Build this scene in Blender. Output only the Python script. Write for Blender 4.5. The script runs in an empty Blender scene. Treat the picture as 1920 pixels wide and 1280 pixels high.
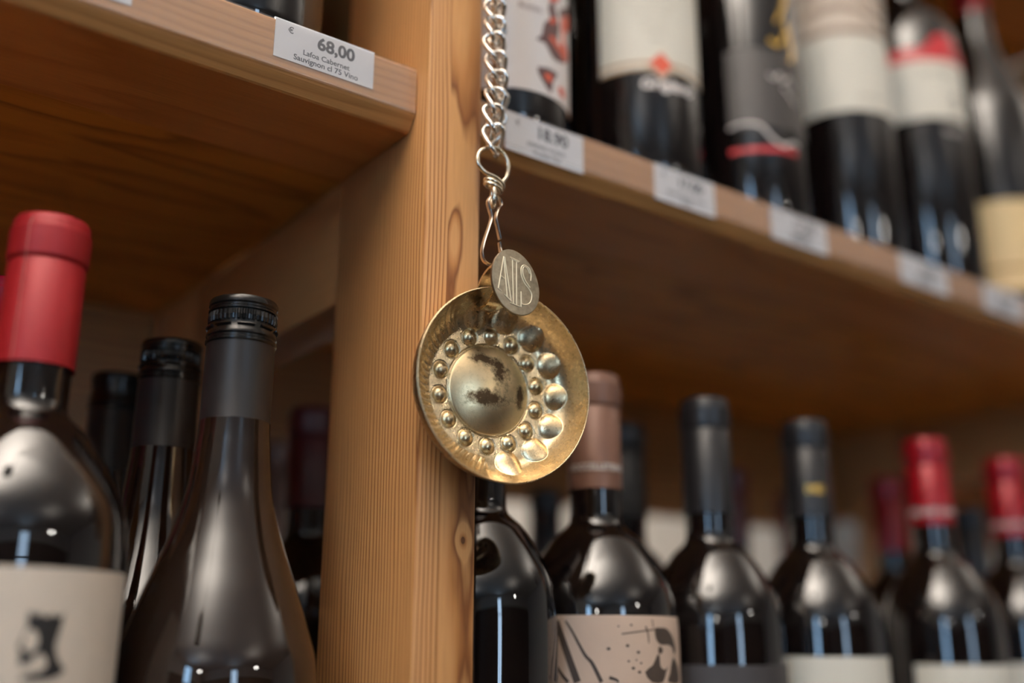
import bpy, bmesh, math, random
from mathutils import Vector, Matrix, noise
random.seed(7)
PI = math.pi
SC = bpy.context.scene
COL = SC.collection

# ------------------------------------------------------------------ camera, world, light, exposure
def rad(a): return a*PI/180
yaw, pitch, roll = rad(53.75), rad(16.15), rad(0.28)
d = Vector((math.cos(pitch)*math.cos(yaw), math.cos(pitch)*math.sin(yaw), math.sin(pitch)))
r0 = Vector((math.sin(yaw), -math.cos(yaw), 0)); u0 = r0.cross(d)
rr = math.cos(roll)*r0 + math.sin(roll)*u0
uu = -math.sin(roll)*r0 + math.cos(roll)*u0
cd = bpy.data.cameras.new('camera'); cam = bpy.data.objects.new('camera', cd); COL.objects.link(cam)
CAM = Vector((-0.2276, -0.3771, 1.3610))
M = Matrix((rr, uu, -d)).transposed().to_4x4(); M.translation = CAM
cam.matrix_world = M
cd.sensor_width = 36; cd.lens = 1975/1920*36; cd.clip_start = 0.01
cd.dof.use_dof = True; cd.dof.focus_distance = 0.462; cd.dof.aperture_fstop = 2.0
SC.camera = cam

SC.view_settings.view_transform = 'Standard'
SC.view_settings.look = 'None'
SC.view_settings.gamma = 1
SC.view_settings.use_curve_mapping = False
SC.view_settings.exposure = 0.05
try:
    SC.cycles.sample_clamp_indirect = 6
    SC.cycles.max_bounces = 10
    SC.cycles.caustics_refractive = False
    SC.cycles.use_denoising = True
except Exception: pass

W = bpy.data.worlds.new('daylight'); SC.world = W; W.use_nodes = True
W.node_tree.nodes['Background'].inputs[0].default_value = (0.42, 0.62, 1.0, 1)
W.node_tree.nodes['Background'].inputs[1].default_value = 3.0

ROOM = dict(x0=-3.0, x1=4.0, y0=-4.2, y1=2.00, z1=2.75)
def area(name, loc, direction, sx, sy, power, color):
    l = bpy.data.lights.new(name, 'AREA'); l.shape = 'RECTANGLE'; l.size = sx; l.size_y = sy
    l.energy = power; l.color = color
    o = bpy.data.objects.new(name, l); COL.objects.link(o)
    o.location = loc; o.rotation_euler = Vector(direction).to_track_quat('-Z', 'Y').to_euler()
    return o
# daylight arriving through the two windows of the shop
area('window_daylight_side', (-3.06, -2.35, 1.775), (1, 0, 0), 0.50, 1.65, 36, (0.40, 0.68, 1.0))
area('window_daylight_rear', (-0.10, -4.26, 1.775), (0, 1, 0), 0.40, 1.65, 22, (0.55, 0.77, 1.0))
# uplights of the pendant lamps (built further down) wash the white ceiling
LAMPS = [(-0.40, -0.42), (-0.95, -0.78), (2.1, -0.7), (-1.9, -2.3), (1.1, -2.5), (1.3, 1.2)]  # lamps left of the camera and at far right are added for their light
LAMPZ = 2.22
LAMPW = [180, 140, 36, 18, 18, 170]
for i, (x, y) in enumerate(LAMPS):
    l = bpy.data.lights.new('lamp_uplight', 'POINT'); l.shadow_soft_size = 0.022
    l.energy = LAMPW[i]; l.color = (1.0, 0.912, 0.83)
    o = bpy.data.objects.new('lamp_uplight', l); COL.objects.link(o)
    o.location = (x, y, LAMPZ+0.026)
    if y < -2:                            # the two rear lamps also show a bare globe underneath
        l = bpy.data.lights.new('lamp_globe', 'POINT'); l.shadow_soft_size = 0.035; l.energy = 7; l.color = (1.0, 0.95, 0.88)
        o = bpy.data.objects.new('lamp_globe', l); COL.objects.link(o); o.location = (x, y, LAMPZ-0.06)

# ------------------------------------------------------------------ helpers
def srgb(r, g, b):
    f = lambda c: (c/255/12.92) if c/255 <= 0.04045 else ((c/255+0.055)/1.055)**2.4
    return (f(r), f(g), f(b), 1)

def link(o): COL.objects.link(o); return o
def tag(o, label=None, cat=None, group=None, kind=None):
    if label: o['label'] = label
    if cat: o['category'] = cat
    if group: o['group'] = group
    if kind: o['kind'] = kind
    return o
def thing(name, label, cat, loc=(0, 0, 0), rotz=0.0, group=None):
    o = link(bpy.data.objects.new(name, None)); o.location = loc; o.rotation_euler = (0, 0, rotz)
    o.empty_display_size = 0.02
    return tag(o, label, cat, group)
def mobj(name, me, mat, parent=None, smooth=False, loc=None):
    o = link(bpy.data.objects.new(name, me))
    me.materials.clear()
    if mat: me.materials.append(mat)
    if smooth:
        for p in me.polygons: p.use_smooth = True
        try: me.set_sharp_from_angle(angle=rad(38))
        except Exception: pass
    if parent: o.parent = parent
    if loc: o.location = loc
    return o
def bobj(name, bm, mat, parent=None, smooth=False, loc=None):
    me = bpy.data.meshes.new(name); bmesh.ops.recalc_face_normals(bm, faces=bm.faces[:])
    bm.to_mesh(me); bm.free()
    return mobj(name, me, mat, parent, smooth, loc)
def box(bm, x0, x1, y0, y1, z0, z1, bevel=0.0, seg=2):
    vs = [bm.verts.new((x, y, z)) for x in (x0, x1) for y in (y0, y1) for z in (z0, z1)]
    F = [(0,1,3,2),(4,6,7,5),(0,4,5,1),(2,3,7,6),(0,2,6,4),(1,5,7,3)]
    fs = [bm.faces.new([vs[i] for i in f]) for f in F]
    if bevel:
        es = list({e for f in fs for e in f.edges})
        bmesh.ops.bevel(bm, geom=es, offset=bevel, segments=seg, affect='EDGES', profile=0.5)
def boxobj(name, mat, parent, *a, bevel=0.0):
    bm = bmesh.new(); box(bm, *a, bevel=bevel); return bobj(name, bm, mat, parent, smooth=bevel > 0)
def prism_x(bm, prof, x0, x1):
    a = [bm.verts.new((x0, y, z)) for y, z in prof]; b = [bm.verts.new((x1, y, z)) for y, z in prof]
    n = len(prof); bm.faces.new(a); bm.faces.new(b[::-1])
    for i in range(n): bm.faces.new((a[i], b[i], b[(i+1) % n], a[(i+1) % n]))
def lathe(bm, prof, seg=72, cap0=True, cap1=True, mod=None):
    rings = []
    for i, (r, z) in enumerate(prof):
        rings.append([bm.verts.new(((r*(mod(k, i) if mod else 1))*math.cos(2*PI*k/seg), (r*(mod(k, i) if mod else 1))*math.sin(2*PI*k/seg), z)) for k in range(seg)])
    for a, b in zip(rings, rings[1:]):
        for k in range(seg): bm.faces.new((a[k], a[(k+1) % seg], b[(k+1) % seg], b[k]))
    if cap0: bm.faces.new(rings[0][::-1])
    if cap1: bm.faces.new(rings[-1])
def lathe_obj(name, prof, mat, parent, seg=72, **k):
    bm = bmesh.new(); lathe(bm, prof, seg, **k); return bobj(name, bm, mat, parent, True)
def tube(bm, pts, r, seg=10, closed=False, squash=None):
    """round wire along a polyline; squash=(a,b) makes a flat wire (a across, b along Y)"""
    pts = [Vector(p) for p in pts]; n = len(pts); rings = []
    up = None
    for i in range(n):
        if closed: t = pts[(i+1) % n]-pts[i-1]
        else: t = pts[min(i+1, n-1)]-pts[max(i-1, 0)]
        t.normalize()
        if squash:
            yv = Vector((0, 1, 0)); a = t.cross(yv).normalized(); b = a.cross(t).normalized()
            rings.append([bm.verts.new(pts[i]+a*squash[0]*math.cos(2*PI*k/seg)+b*squash[1]*math.sin(2*PI*k/seg)) for k in range(seg)])
            continue
        if up is None:
            up = Vector((0, 1, 0)) if abs(t.y) < 0.8 else Vector((1, 0, 0))
        a = up-t*up.dot(t); a.normalize(); b = t.cross(a); up = a
        rings.append([bm.verts.new(pts[i]+r*(a*math.cos(2*PI*k/seg)+b*math.sin(2*PI*k/seg))) for k in range(seg)])
    m = n if closed else n-1
    for i in range(m):
        A, B = rings[i], rings[(i+1) % n]
        off = 0
        if closed and i == n-1:      # find best matching twist
            off = min(range(seg), key=lambda s: (A[0].co-B[s].co).length)
        for k in range(seg): bm.faces.new((A[k], A[(k+1) % seg], B[(k+1+off) % seg], B[(k+off) % seg]))
    if not closed: bm.faces.new(rings[0][::-1]); bm.faces.new(rings[-1])
def smooth_path(P, n=8, closed=False):
    P = [Vector(p) for p in P]; out = []; N = len(P)
    rng = range(N if closed else N-1)
    for i in rng:
        p0 = P[(i-1) % N] if closed or i > 0 else P[0]
        p1 = P[i]; p2 = P[(i+1) % N]
        p3 = P[(i+2) % N] if closed or i+2 < N else P[-1]
        for k in range(n):
            t = k/n
            out.append(0.5*((2*p1)+(p2-p0)*t+(2*p0-5*p1+4*p2-p3)*t*t+(3*p1-p0-3*p2+p3)*t*t*t))
    if not closed: out.append(P[-1])
    return out

# ------------------------------------------------------------------ materials
class NT:
    def __init__(s, name):
        s.m = bpy.data.materials.new(name); s.m.use_nodes = True; s.t = s.m.node_tree
        s.b = s.t.nodes['Principled BSDF']
    def n(s, typ, _props=None, **ins):
        x = s.t.nodes.new(typ)
        for k, v in (_props or {}).items(): setattr(x, k, v)
        for k, v in ins.items():
            key = int(k[1:]) if k[0] == '_' else k.replace('_', ' ')
            s.put(x.inputs[key], v)
        return x
    def put(s, sock, v):
        if isinstance(v, bpy.types.NodeSocket): s.t.links.new(v, sock)
        elif isinstance(v, bpy.types.Node): s.t.links.new(v.outputs[0], sock)
        else: sock.default_value = v
    def math(s, op, a, b=0.0, c=0.0): 
        x = s.t.nodes.new('ShaderNodeMath'); x.operation = op
        for i, v in enumerate((a, b, c)): s.put(x.inputs[i], v)
        return x.outputs[0]
    def ramp(s, fac, stops):
        x = s.t.nodes.new('ShaderNodeValToRGB'); e = x.color_ramp.elements
        while len(e) < len(stops): e.new(0.5)
        for i, (p, c) in enumerate(stops): e[i].position = p; e[i].color = c
        s.put(x.inputs[0], fac); return x.outputs[0]
    def mix(s, f, a, b, blend='MIX'):
        x = s.t.nodes.new('ShaderNodeMix'); x.data_type = 'RGBA'; x.blend_type = blend
        s.put(x.inputs[0], f); s.put(x.inputs[6], a); s.put(x.inputs[7], b); return x.outputs[2]
    def noise(s, vec, scale, detail=3, rough=0.5):
        return s.n('ShaderNodeTexNoise', Vector=vec, Scale=scale, Detail=detail, Roughness=rough).outputs[0]
    def set(s, **k):
        for a, v in k.items(): s.put(s.b.inputs[a.replace('_', ' ')], v)
        return s.m

def plain(name, col, rough=0.5, metal=0.0, spec=0.5, var=0.08, scale=60, coat=0.0):
    t = NT(name); co = t.n('ShaderNodeTexCoord').outputs['Object']
    f = t.noise(co, scale, 4)
    dark = (col[0]*(1-var*2), col[1]*(1-var*2), col[2]*(1-var*2), 1)
    c = t.mix(f, dark, (min(col[0]*(1+var), 1), min(col[1]*(1+var), 1), min(col[2]*(1+var), 1), 1))
    t.set(Base_Color=c, Roughness=rough, Metallic=metal, Specular_IOR_Level=spec, Coat_Weight=coat)
    return t.m

def wood(name, axis, ctr, period, light, dark, mid=None, knots=(), warp=0.004, contrast=1.0, rough=0.42, skew=None):
    """solid pine: annual rings round a pith that runs along `axis`"""
    t = NT(name); co = t.n('ShaderNodeTexCoord').outputs['Object']
    s = t.n('ShaderNodeSeparateXYZ', Vector=co).outputs
    ia, ib, il = {'Z': (0, 1, 2), 'X': (1, 2, 0), 'Y': (0, 2, 1)}[axis]
    A, B, L = s[ia], s[ib], s[il]
    wv = t.n('ShaderNodeCombineXYZ', X=A, Y=B, Z=t.math('MULTIPLY', L, 0.16)).outputs[0]
    w1 = t.math('MULTIPLY', t.math('SUBTRACT', t.noise(wv, 14, 2), 0.5), warp*4)
    w2 = t.math('MULTIPLY', t.math('SUBTRACT', t.noise(wv, 60, 3), 0.5), warp*0.7)
    da = t.math('SUBTRACT', A, ctr[0]); db = t.math('SUBTRACT', B, ctr[1])
    rad_ = t.math('SQRT', t.math('ADD', t.math('MULTIPLY', da, da), t.math('MULTIPLY', db, db)))
    rad_ = t.math('ADD', rad_, t.math('ADD', w1, w2))
    if skew: rad_ = t.math('ADD', rad_, t.math('MULTIPLY', t.math('MAXIMUM', t.math('SUBTRACT', skew[0], A), 0.0), skew[1]))
    kd = None
    for (kx, ky, kz, kr, ks, el) in knots:
        v = t.n('ShaderNodeVectorMath', {'operation': 'SUBTRACT'}, _0=co, _1=(kx, ky, kz)).outputs[0]
        sc = [1, 1, 1]; sc['XYZ'.index(axis)] = 1/el
        v = t.n('ShaderNodeVectorMath', {'operation': 'MULTIPLY'}, _0=v, _1=tuple(sc)).outputs[0]
        dist = t.n('ShaderNodeVectorMath', {'operation': 'LENGTH'}, _0=v).outputs['Value']
        g = t.math('DIVIDE', dist, kr)
        e = t.math('POWER', 2.718, t.math('MULTIPLY', t.math('MULTIPLY', g, g), -1))
        rad_ = t.math('ADD', rad_, t.math('MULTIPLY', e, ks))
        if el < 3:
            q = t.math('DIVIDE', dist, kr*0.32)
            core = t.ramp(q, [(0.0, (0.55,)*3+(1,)), (0.5, (0.35,)*3+(1,)), (0.78, (1, 1, 1, 1)), (0.98, (0, 0, 0, 1))])
            kd = core
    ph = t.math('FRACT', t.math('DIVIDE', rad_, period))
    mid = mid or tuple((a+b)/2 for a, b in zip(light, dark))
    ring = t.ramp(ph, [(0.0, light), (0.38, light), (0.66, mid), (0.86, dark), (1.0, light)])
    fv = t.n('ShaderNodeCombineXYZ', X=t.math('MULTIPLY', A, 1.0), Y=t.math('MULTIPLY', B, 1.0), Z=t.math('MULTIPLY', L, 0.02)).outputs[0]
    fib = t.noise(fv, 1500, 2, 0.6)
    base = t.mix(contrast, light, ring)
    c = t.mix(0.22, base, t.ramp(fib, [(0.3, (0.25, 0.22, 0.2, 1)), (0.65, (1, 1, 1, 1))]), 'MULTIPLY')
    big = t.noise(wv, 7, 3)
    c = t.mix(0.5, c, t.ramp(big, [(0.3, (0.68, 0.60, 0.52, 1)), (0.7, (1, 1, 1, 1))]), 'MULTIPLY')
    if kd is not None: c = t.mix(kd, c, srgb(52, 27, 14))
    h = t.math('ADD', t.math('MULTIPLY', ph, 0.5), t.math('MULTIPLY', fib, 0.6))
    bmp = t.n('ShaderNodeBump', Strength=0.25, Distance=0.0003, Height=h).outputs[0]
    t.set(Base_Color=c, Roughness=rough, Normal=bmp, Specular_IOR_Level=0.4)
    return t.m

PL, PD, PM = srgb(206, 154, 100), srgb(122, 74, 38), srgb(182, 126, 74)
M_POST = wood('pine_post', 'Z', (0.024, 0.115), 0.0026, PL, PD, PM,
              knots=[(0.0236, 0.0, 1.4042, 0.0034, 0.0024, 1.5), (0.016, 0.0, 1.540, 0.0032, -0.0024, 4.0)], warp=0.0055, skew=(0.0125, 0.95))
M_POST2 = wood('pine_rear_post', 'Z', (0.01, 0.6), 0.003, PL, PD, PM)
M_RAIL = wood('pine_rail', 'Y', (0.30, 1.54), 0.0034, srgb(186, 134, 84), srgb(148, 96, 52), warp=0.003, contrast=0.45)
SHL, SHD = srgb(206, 148, 64), srgb(138, 86, 28)
M_SHELF = [wood('pine_shelf_plank_%s' % n, 'X', c, 0.0032, SHL, SHD, warp=0.006, contrast=0.8) for n, c in
           (('pale', (0.05, 1.50)), ('warm', (0.20, 1.72)), ('dark', (0.30, 1.48)))]
M_FRONT = wood('pine_shelf_front', 'X', (0.20, 1.66), 0.0045, srgb(204, 148, 88), srgb(158, 102, 52), warp=0.006, contrast=0.5)
M_BACK = wood('pine_back_board', 'X', (0.2, 1.3), 0.006, srgb(176, 122, 66), srgb(120, 74, 36), warp=0.01)

def glass_dark(name, col):
    t = NT(name); co = t.n('ShaderNodeTexCoord').outputs['Object']
    c = t.mix(t.noise(co, 25, 2), (col[0]*0.7, col[1]*0.7, col[2]*0.7, 1), col+(1,))
    sp = t.noise(co, 900, 1)
    t.set(Base_Color=c, Roughness=t.math('ADD', t.math('MULTIPLY', sp, 0.02), 0.02), IOR=1.55, Specular_IOR_Level=0.62)
    return t.m
M_GLASS = glass_dark('black_wine_glass', (0.006, 0.004, 0.0035))
M_GLASSB = glass_dark('brown_wine_glass', (0.013, 0.007, 0.0045))
M_GLASSP = plain('pale_wine_glass', srgb(190, 176, 130), 0.08, var=0.05)
M_PAPER = plain('white_tag_paper', srgb(240, 236, 233), 0.55, var=0.015, scale=300)
M_INK = plain('grey_black_ink', srgb(52, 50, 52), 0.6, var=0.05)
M_CREAM = plain('warm_cream_label', srgb(206, 191, 173), 0.6, var=0.015, scale=200)
M_IVORY = plain('ivory_label', srgb(226, 218, 200), 0.5, var=0.015, scale=200)
M_WHITEL = plain('white_label', srgb(222, 214, 208), 0.5, var=0.015, scale=200)
M_YCREAM = plain('yellow_cream_label', srgb(222, 192, 140), 0.5, var=0.02)
M_PINK = plain('pink_beige_label', srgb(204, 176, 154), 0.6, var=0.07, scale=50)
M_DGREY = plain('charcoal_label', srgb(58, 54, 54), 0.55, var=0.04)
M_GREYL = plain('grey_label', srgb(58, 53, 50), 0.5, var=0.05)
M_BLK = plain('black_print', srgb(28, 24, 22), 0.55, var=0.05)
M_BRN = plain('brown_print', srgb(70, 56, 46), 0.6, var=0.1, scale=200)
M_TAN = plain('tan_print', srgb(168, 138, 96), 0.6, var=0.06)
M_SWIRL = plain('brown_swirl_print', srgb(124, 96, 72), 0.6, var=0.12, scale=300)
M_OCHRE = plain('ochre_print', srgb(150, 112, 60), 0.5, var=0.06)
M_GREYT = plain('faded_grey_print', srgb(146, 136, 120), 0.6, var=0.03)
M_RED = plain('red_print', srgb(196, 52, 44), 0.5, var=0.06)
M_ORANGE = plain('orange_red_print', srgb(206, 84, 56), 0.5, var=0.08)
M_MAROON = plain('grey_maroon_print', srgb(96, 66, 64), 0.55, var=0.15, scale=200)
M_CRIMSON = plain('crimson_label_band', srgb(186, 44, 50), 0.45, var=0.05)
M_GOLD = plain('gold_print', srgb(236, 186, 84), 0.3, metal=0.35, var=0.05)
M_WHT = plain('white_print', srgb(216, 206, 198), 0.5, var=0.03)
M_CAPR = plain('red_capsule_foil', srgb(150, 16, 24), 0.5, metal=0.15, var=0.06, scale=90)
M_CAPR2 = plain('crimson_capsule_foil', srgb(142, 9, 23), 0.30, metal=0.2, var=0.05, scale=90)
M_CAPPK = plain('pink_red_capsule_foil', srgb(196, 16, 60), 0.35, var=0.05)
M_CAPB = plain('black_capsule_foil', srgb(33, 31, 32), 0.34, metal=0.1, var=0.06)
M_CAPBR = plain('brown_capsule_foil', srgb(118, 84, 68), 0.42, metal=0.2, var=0.05)
M_CAPMR = plain('maroon_capsule_foil', srgb(80, 22, 26), 0.4, var=0.06)
M_SCREW = plain('black_screw_cap_metal', srgb(24, 22, 20), 0.22, metal=0.35, var=0.06)
M_SKIRT = plain('charcoal_skirt_foil', srgb(36, 33, 33), 0.38, metal=0.3, var=0.08, scale=900)
M_SEAM = plain('pale_seam', srgb(196, 120, 110), 0.4)
M_CHAIN = plain('silver_chain_metal', (0.86, 0.80, 0.72, 1), 0.16, metal=1.0, var=0.08, scale=300)
M_HOOK = plain('copper_steel_wire', (0.74, 0.64, 0.54, 1), 0.22, metal=1.0, var=0.1, scale=300)
M_SWIV = plain('brass_nickel_wire', (0.80, 0.70, 0.54, 1), 0.18, metal=1.0, var=0.12, scale=300)
M_LAMP = plain('black_lamp_paint', srgb(24, 23, 22), 0.5)

def plastic():
    t = NT('clear_price_strip_plastic')
    tr = t.n('ShaderNodeBsdfTransparent'); gl = t.n('ShaderNodeBsdfGlossy', Roughness=0.12)
    co = t.n('ShaderNodeTexCoord').outputs['Object']
    lw = t.n('ShaderNodeLayerWeight', Blend=0.5).outputs['Facing']
    fr = t.math('ADD', 0.035, t.math('MULTIPLY', t.math('POWER', lw, 5), 0.9))
    f = t.math('MULTIPLY', fr, t.math('ADD', 0.75, t.math('MULTIPLY', t.noise(co, 40, 2), 0.5)))
    mx = t.n('ShaderNodeMixShader', _0=f, _1=tr, _2=gl)
    df = t.n('ShaderNodeBsdfDiffuse', Color=(0.78, 0.72, 0.70, 1))
    mx = t.n('ShaderNodeMixShader', _0=0.09, _1=mx, _2=df)
    t.t.links.new(mx.outputs[0], t.t.nodes['Material Output'].inputs[0]); return t.m
M_PLAST = plastic()

def tarnished(name, blotch):
    t = NT(name); co = t.n('ShaderNodeTexCoord').outputs['Object']
    n1 = t.noise(co, 55, 6, 0.65); n2 = t.noise(co, 420, 5, 0.7); n3 = t.noise(co, 1800, 2)
    c = t.mix(t.ramp(n1, [(0.35, (0, 0, 0, 1)), (0.68, (1, 1, 1, 1))]), (0.82, 0.65, 0.41, 1), (0.60, 0.44, 0.24, 1))
    c = t.mix(t.ramp(n2, [(0.52, (0, 0, 0, 1)), (0.75, (0.7, 0.7, 0.7, 1))]), c, (0.22, 0.15, 0.085, 1))
    r = t.math('ADD', 0.20 if blotch else 0.17, t.math('MULTIPLY', n2, 0.24))
    metal = 1.0
    if blotch:
        c = t.mix(0.55, c, (0.90, 0.68, 0.38, 1))
        s = t.n('ShaderNodeSeparateXYZ', Vector=co).outputs
        b1 = t.noise(t.n('ShaderNodeVectorMath', {'operation': 'ADD'}, _0=co, _1=(0.31, 0.2, 0.115)).outputs[0], 62, 7, 0.68)
        g = 0.0
        for (bx, bz, sx, sz) in ((0.0036, 0.0085, 0.0050, 0.0050), (-0.0020, -0.0042, 0.0110, 0.0042), (0.0150, -0.0020, 0.0020, 0.0060), (-0.004, 0.0135, 0.006, 0.0025)):
            ex = t.math('DIVIDE', t.math('SUBTRACT', s[0], bx), sx); ez = t.math('DIVIDE', t.math('SUBTRACT', s[2], bz), sz)
            g = t.math('ADD', g, t.math('POWER', 2.718, t.math('MULTIPLY', t.math('ADD', t.math('MULTIPLY', ex, ex), t.math('MULTIPLY', ez, ez)), -1)))
        b1 = t.math('ADD', t.math('SUBTRACT', t.noise(co, 190, 7, 0.7), 0.17), t.math('MULTIPLY', g, 0.46))
        m = t.ramp(b1, [(0.46, (0, 0, 0, 1)), (0.68, (1, 1, 1, 1))])
        c = t.mix(t.math('MULTIPLY', m, 0.92), c, (0.055, 0.026, 0.012, 1))
        r = t.math('ADD', r, t.math('MULTIPLY', m, 0.25))
    bmp = t.n('ShaderNodeBump', Strength=0.12, Distance=0.0003, Height=t.math('ADD', n2, n3)).outputs[0]
    t.set(Base_Color=c, Metallic=metal, Roughness=r, Normal=bmp); return t.m
M_CUP = tarnished('tarnished_silver_gilt', False)
M_DOME = tarnished('tarnished_dome', True)
M_THUMB = plain('worn_grey_gilt', (0.44, 0.36, 0.25, 1), 0.36, metal=1.0, var=0.32, scale=420)
M_ENGR = plain('bright_engraved_line', (0.86, 0.76, 0.55, 1), 0.5, metal=0.6, var=0.05)

# ------------------------------------------------------------------ the room
def plaster(name, col): return plain(name, col, 0.9, var=0.03, scale=8)
M_CEIL = plaster('white_ceiling_plaster', (0.84, 0.82, 0.78, 1))
M_WALL = plaster('grey_white_wall_plaster', (0.66, 0.65, 0.62, 1))
M_WAIN = wood('dark_rack_panelling', 'Z', (0.2, 0.2), 0.02, srgb(72, 52, 38), srgb(44, 30, 22), warp=0.02)
M_FLOOR = wood('oak_floor', 'X', (0.3, -0.3), 0.02, srgb(104, 84, 60), srgb(80, 64, 44), warp=0.03)
M_FRAMEW = plain('dark_window_frame', srgb(60, 52, 46), 0.5)
R = ROOM
def struct(name, bm, mat, parent=None): return tag(bobj(name, bm, mat, parent), kind='structure')
bm = bmesh.new(); box(bm, R['x0']-.3, R['x1']+.3, R['y0']-.3, R['y1']+.3, -0.1, 0); struct('floor', bm, M_FLOOR)
bm = bmesh.new(); box(bm, R['x0']-.3, R['x1']+.3, R['y0']-.3, R['y1']+.3, R['z1'], R['z1']+.1); struct('ceiling', bm, M_CEIL)
bm = bmesh.new(); box(bm, R['x0'], R['x1'], R['y1'], R['y1']+.12, 0, R['z1']); struct('wall_back', bm, M_WALL)
bm = bmesh.new(); box(bm, R['x1'], R['x1']+.12, R['y0'], R['y1'], 0, R['z1']); struct('wall_right', bm, M_WALL)
def wall_open(name, along, a0, a1, fixed0, fixed1, w0, w1, z0, z1):
    bm = bmesh.new()
    for (p, q, zz0, zz1) in ((a0, w0, 0, R['z1']), (w1, a1, 0, R['z1']), (w0, w1, 0, z0), (w0, w1, z1, R['z1'])):
        if along == 'x': box(bm, p, q, fixed0, fixed1, zz0, zz1)
        else: box(bm, fixed0, fixed1, p, q, zz0, zz1)
    struct(name, bm, M_WALL)
WZ0, WZ1 = 0.95, 2.60
wall_open('wall_front', 'x', R['x0'], R['x1'], R['y0']-.12, R['y0'], -0.32, 0.12, WZ0, WZ1)
wall_open('wall_left', 'y', R['y0'], R['y1'], R['x0']-.12, R['x0'], -2.625, -2.075, WZ0, WZ1)
def window(name, along, c, fx, half):
    o = tag(link(bpy.data.objects.new(name, None)), kind='structure')
    bm = bmesh.new(); t = 0.03
    for (a0, a1, z0, z1) in ((-half, -half+t*1.6, WZ0, WZ1), (half-t*1.6, half, WZ0, WZ1), (-half, half, WZ0, WZ0+t*1.6), (-half, half, WZ1-t*1.6, WZ1), (-t/2, t/2, WZ0, WZ1), (-half, half, 1.95, 1.95+t)):
        if along == 'x': box(bm, c+a0, c+a1, fx-.03, fx, z0, z1)
        else: box(bm, fx-.03, fx, c+a0, c+a1, z0, z1)
    bobj('window_frame', bm, M_FRAMEW, o)
window('window_1', 'y', -2.35, R['x0'], 0.275)
window('window_2', 'x', -0.10, R['y0'], 0.22)
# dark panelling in place of unseen wine racks, height set to darken reflections, clear at windows
bm = bmesh.new()
for a0, a1 in ((R['x0']+.03, -0.38), (0.18, R['x1']-.03)): box(bm, a0, a1, R['y0']+.001, R['y0']+.03, 0, 2.25)
struct('trim_1', bm, M_WAIN)
bm = bmesh.new()
for a0, a1 in ((R['y0']+.03, -2.69), (-2.01, -0.2)): box(bm, R['x0']+.001, R['x0']+.03, a0, a1, 0, 2.1)
struct('trim_2', bm, M_WAIN)

LAMPNAMES = ['just in front of the shelves with the tasting cup', 'added left of the camera to widen the ceiling glow', 'added at the far right end for ambient light', 'behind the camera on the left', 'behind the camera on the right', 'in the aisle behind the shelving']
for (x, y), w in zip(LAMPS, LAMPNAMES):
    t = thing('pendant_lamp', 'black metal pendant lamp %s' % w, 'lamp', (x, y, LAMPZ), group='black pendant lamps on the shop ceiling')
    lathe_obj('lamp_shade', [(0.050, -0.05), (0.062, -0.05), (0.062, 0.05), (0.050, 0.05), (0.050, 0.03), (0.050, -0.03)], M_LAMP, t, 40, cap0=False, cap1=False)
    bm = bmesh.new(); lathe(bm, [(0.050, -0.012), (0.050, 0.012)], 32); bobj('lamp_holder', bm, M_LAMP, t)
    bm = bmesh.new(); tube(bm, [(0.056, 0, 0.04), (0.056, 0, R['z1']-LAMPZ)], 0.006, 8); bobj('lamp_stem', bm, M_LAMP, t)

# ------------------------------------------------------------------ shelving
BAYW = 0.757; PW = 0.030; PDp = 0.0852
FRAMES = [-0.787, 0.0, 0.787, 1.574]
FNAME = ['pine ladder frame with its post beyond the left edge', 'pine ladder frame whose front post carries the chain and cup',
         'pine ladder frame with side rail at the right behind the red capped bottles', 'pine ladder frame at the far right end of the shelving']
SHZ = [1.594, 1.175, 1.955]           # undersides of the shelves
for fx, nm in zip(FRAMES, FNAME):
    t = thing('shelf_frame', nm, 'shelf frame', (fx, 0, 0), group='ladder frames of the wine shelving')
    boxobj('front_post', M_POST, t, 0, PW, 0, PDp, 0, 2.15, bevel=0.0012)
    boxobj('rear_post', M_POST2, t, 0, PW, 0.29, 0.3755, 0, 2.15, bevel=0.0012)
    for z in SHZ:
        boxobj('side_rail', M_RAIL, t, 0.0004, PW-0.0004, PDp+0.0002, 0.2898, z-0.0665, z-0.0003, bevel=0.0008)
PLANKS = [0.0105, 0.083, 0.157, 0.231, 0.304, 0.3755]
def shelf(x0, x1, zu, zt, label, front_strip=True):
    t = thing('wooden_shelf', label, 'shelf', (x0, 0, zu), group='pine shelf boards of the wine shelving')
    w = x1-x0; h = zt-zu
    for i in range(5):
        y0, y1 = PLANKS[i]+0.00012, PLANKS[i+1]-0.00012
        bm = bmesh.new()
        if i == 0:
            prof = [(y0, 0.0082), (y0+0.0010, 0.0062), (y0+0.0052, 0.0006), (y0+0.0064, 0.0), (y1, 0), (y1, h), (y0+0.0006, h), (y0, h-0.0006)]
        else:
            prof = [(y0+.0002, 0), (y1-.0002, 0), (y1, .0002), (y1, h), (y0, h), (y0, .0002)]
        prism_x(bm, prof, 0, w)
        o = bobj('plank', bm, M_FRONT if i == 0 else M_SHELF[(i*2+int(x0*10)) % 3], t)
    bm = bmesh.new(); z0 = 0.0078
    box(bm, 0.001, w-0.0006, 0.00955, 0.00995, z0, h-0.0004)
    box(bm, 0.001, w-0.0006, 0.00915, 0.0104, z0-0.0006, z0+0.0003)
    s = bobj('price_strip', bm, M_PLAST, t); s['label'] = 'clear plastic price strip along the front edge'
    return t
ZL, ZR, ZLOW = 1.6250, 1.6215, 1.205
G = 0.0004
shelf(-0.757+G, -G, 1.594, ZL, 'pine shelf above the red capped bottle, to the left of the post')
shelf(0.03+G, 0.787-G, 1.594, ZR, 'pine shelf to the right of the post carrying the labelled bottles')
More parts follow.
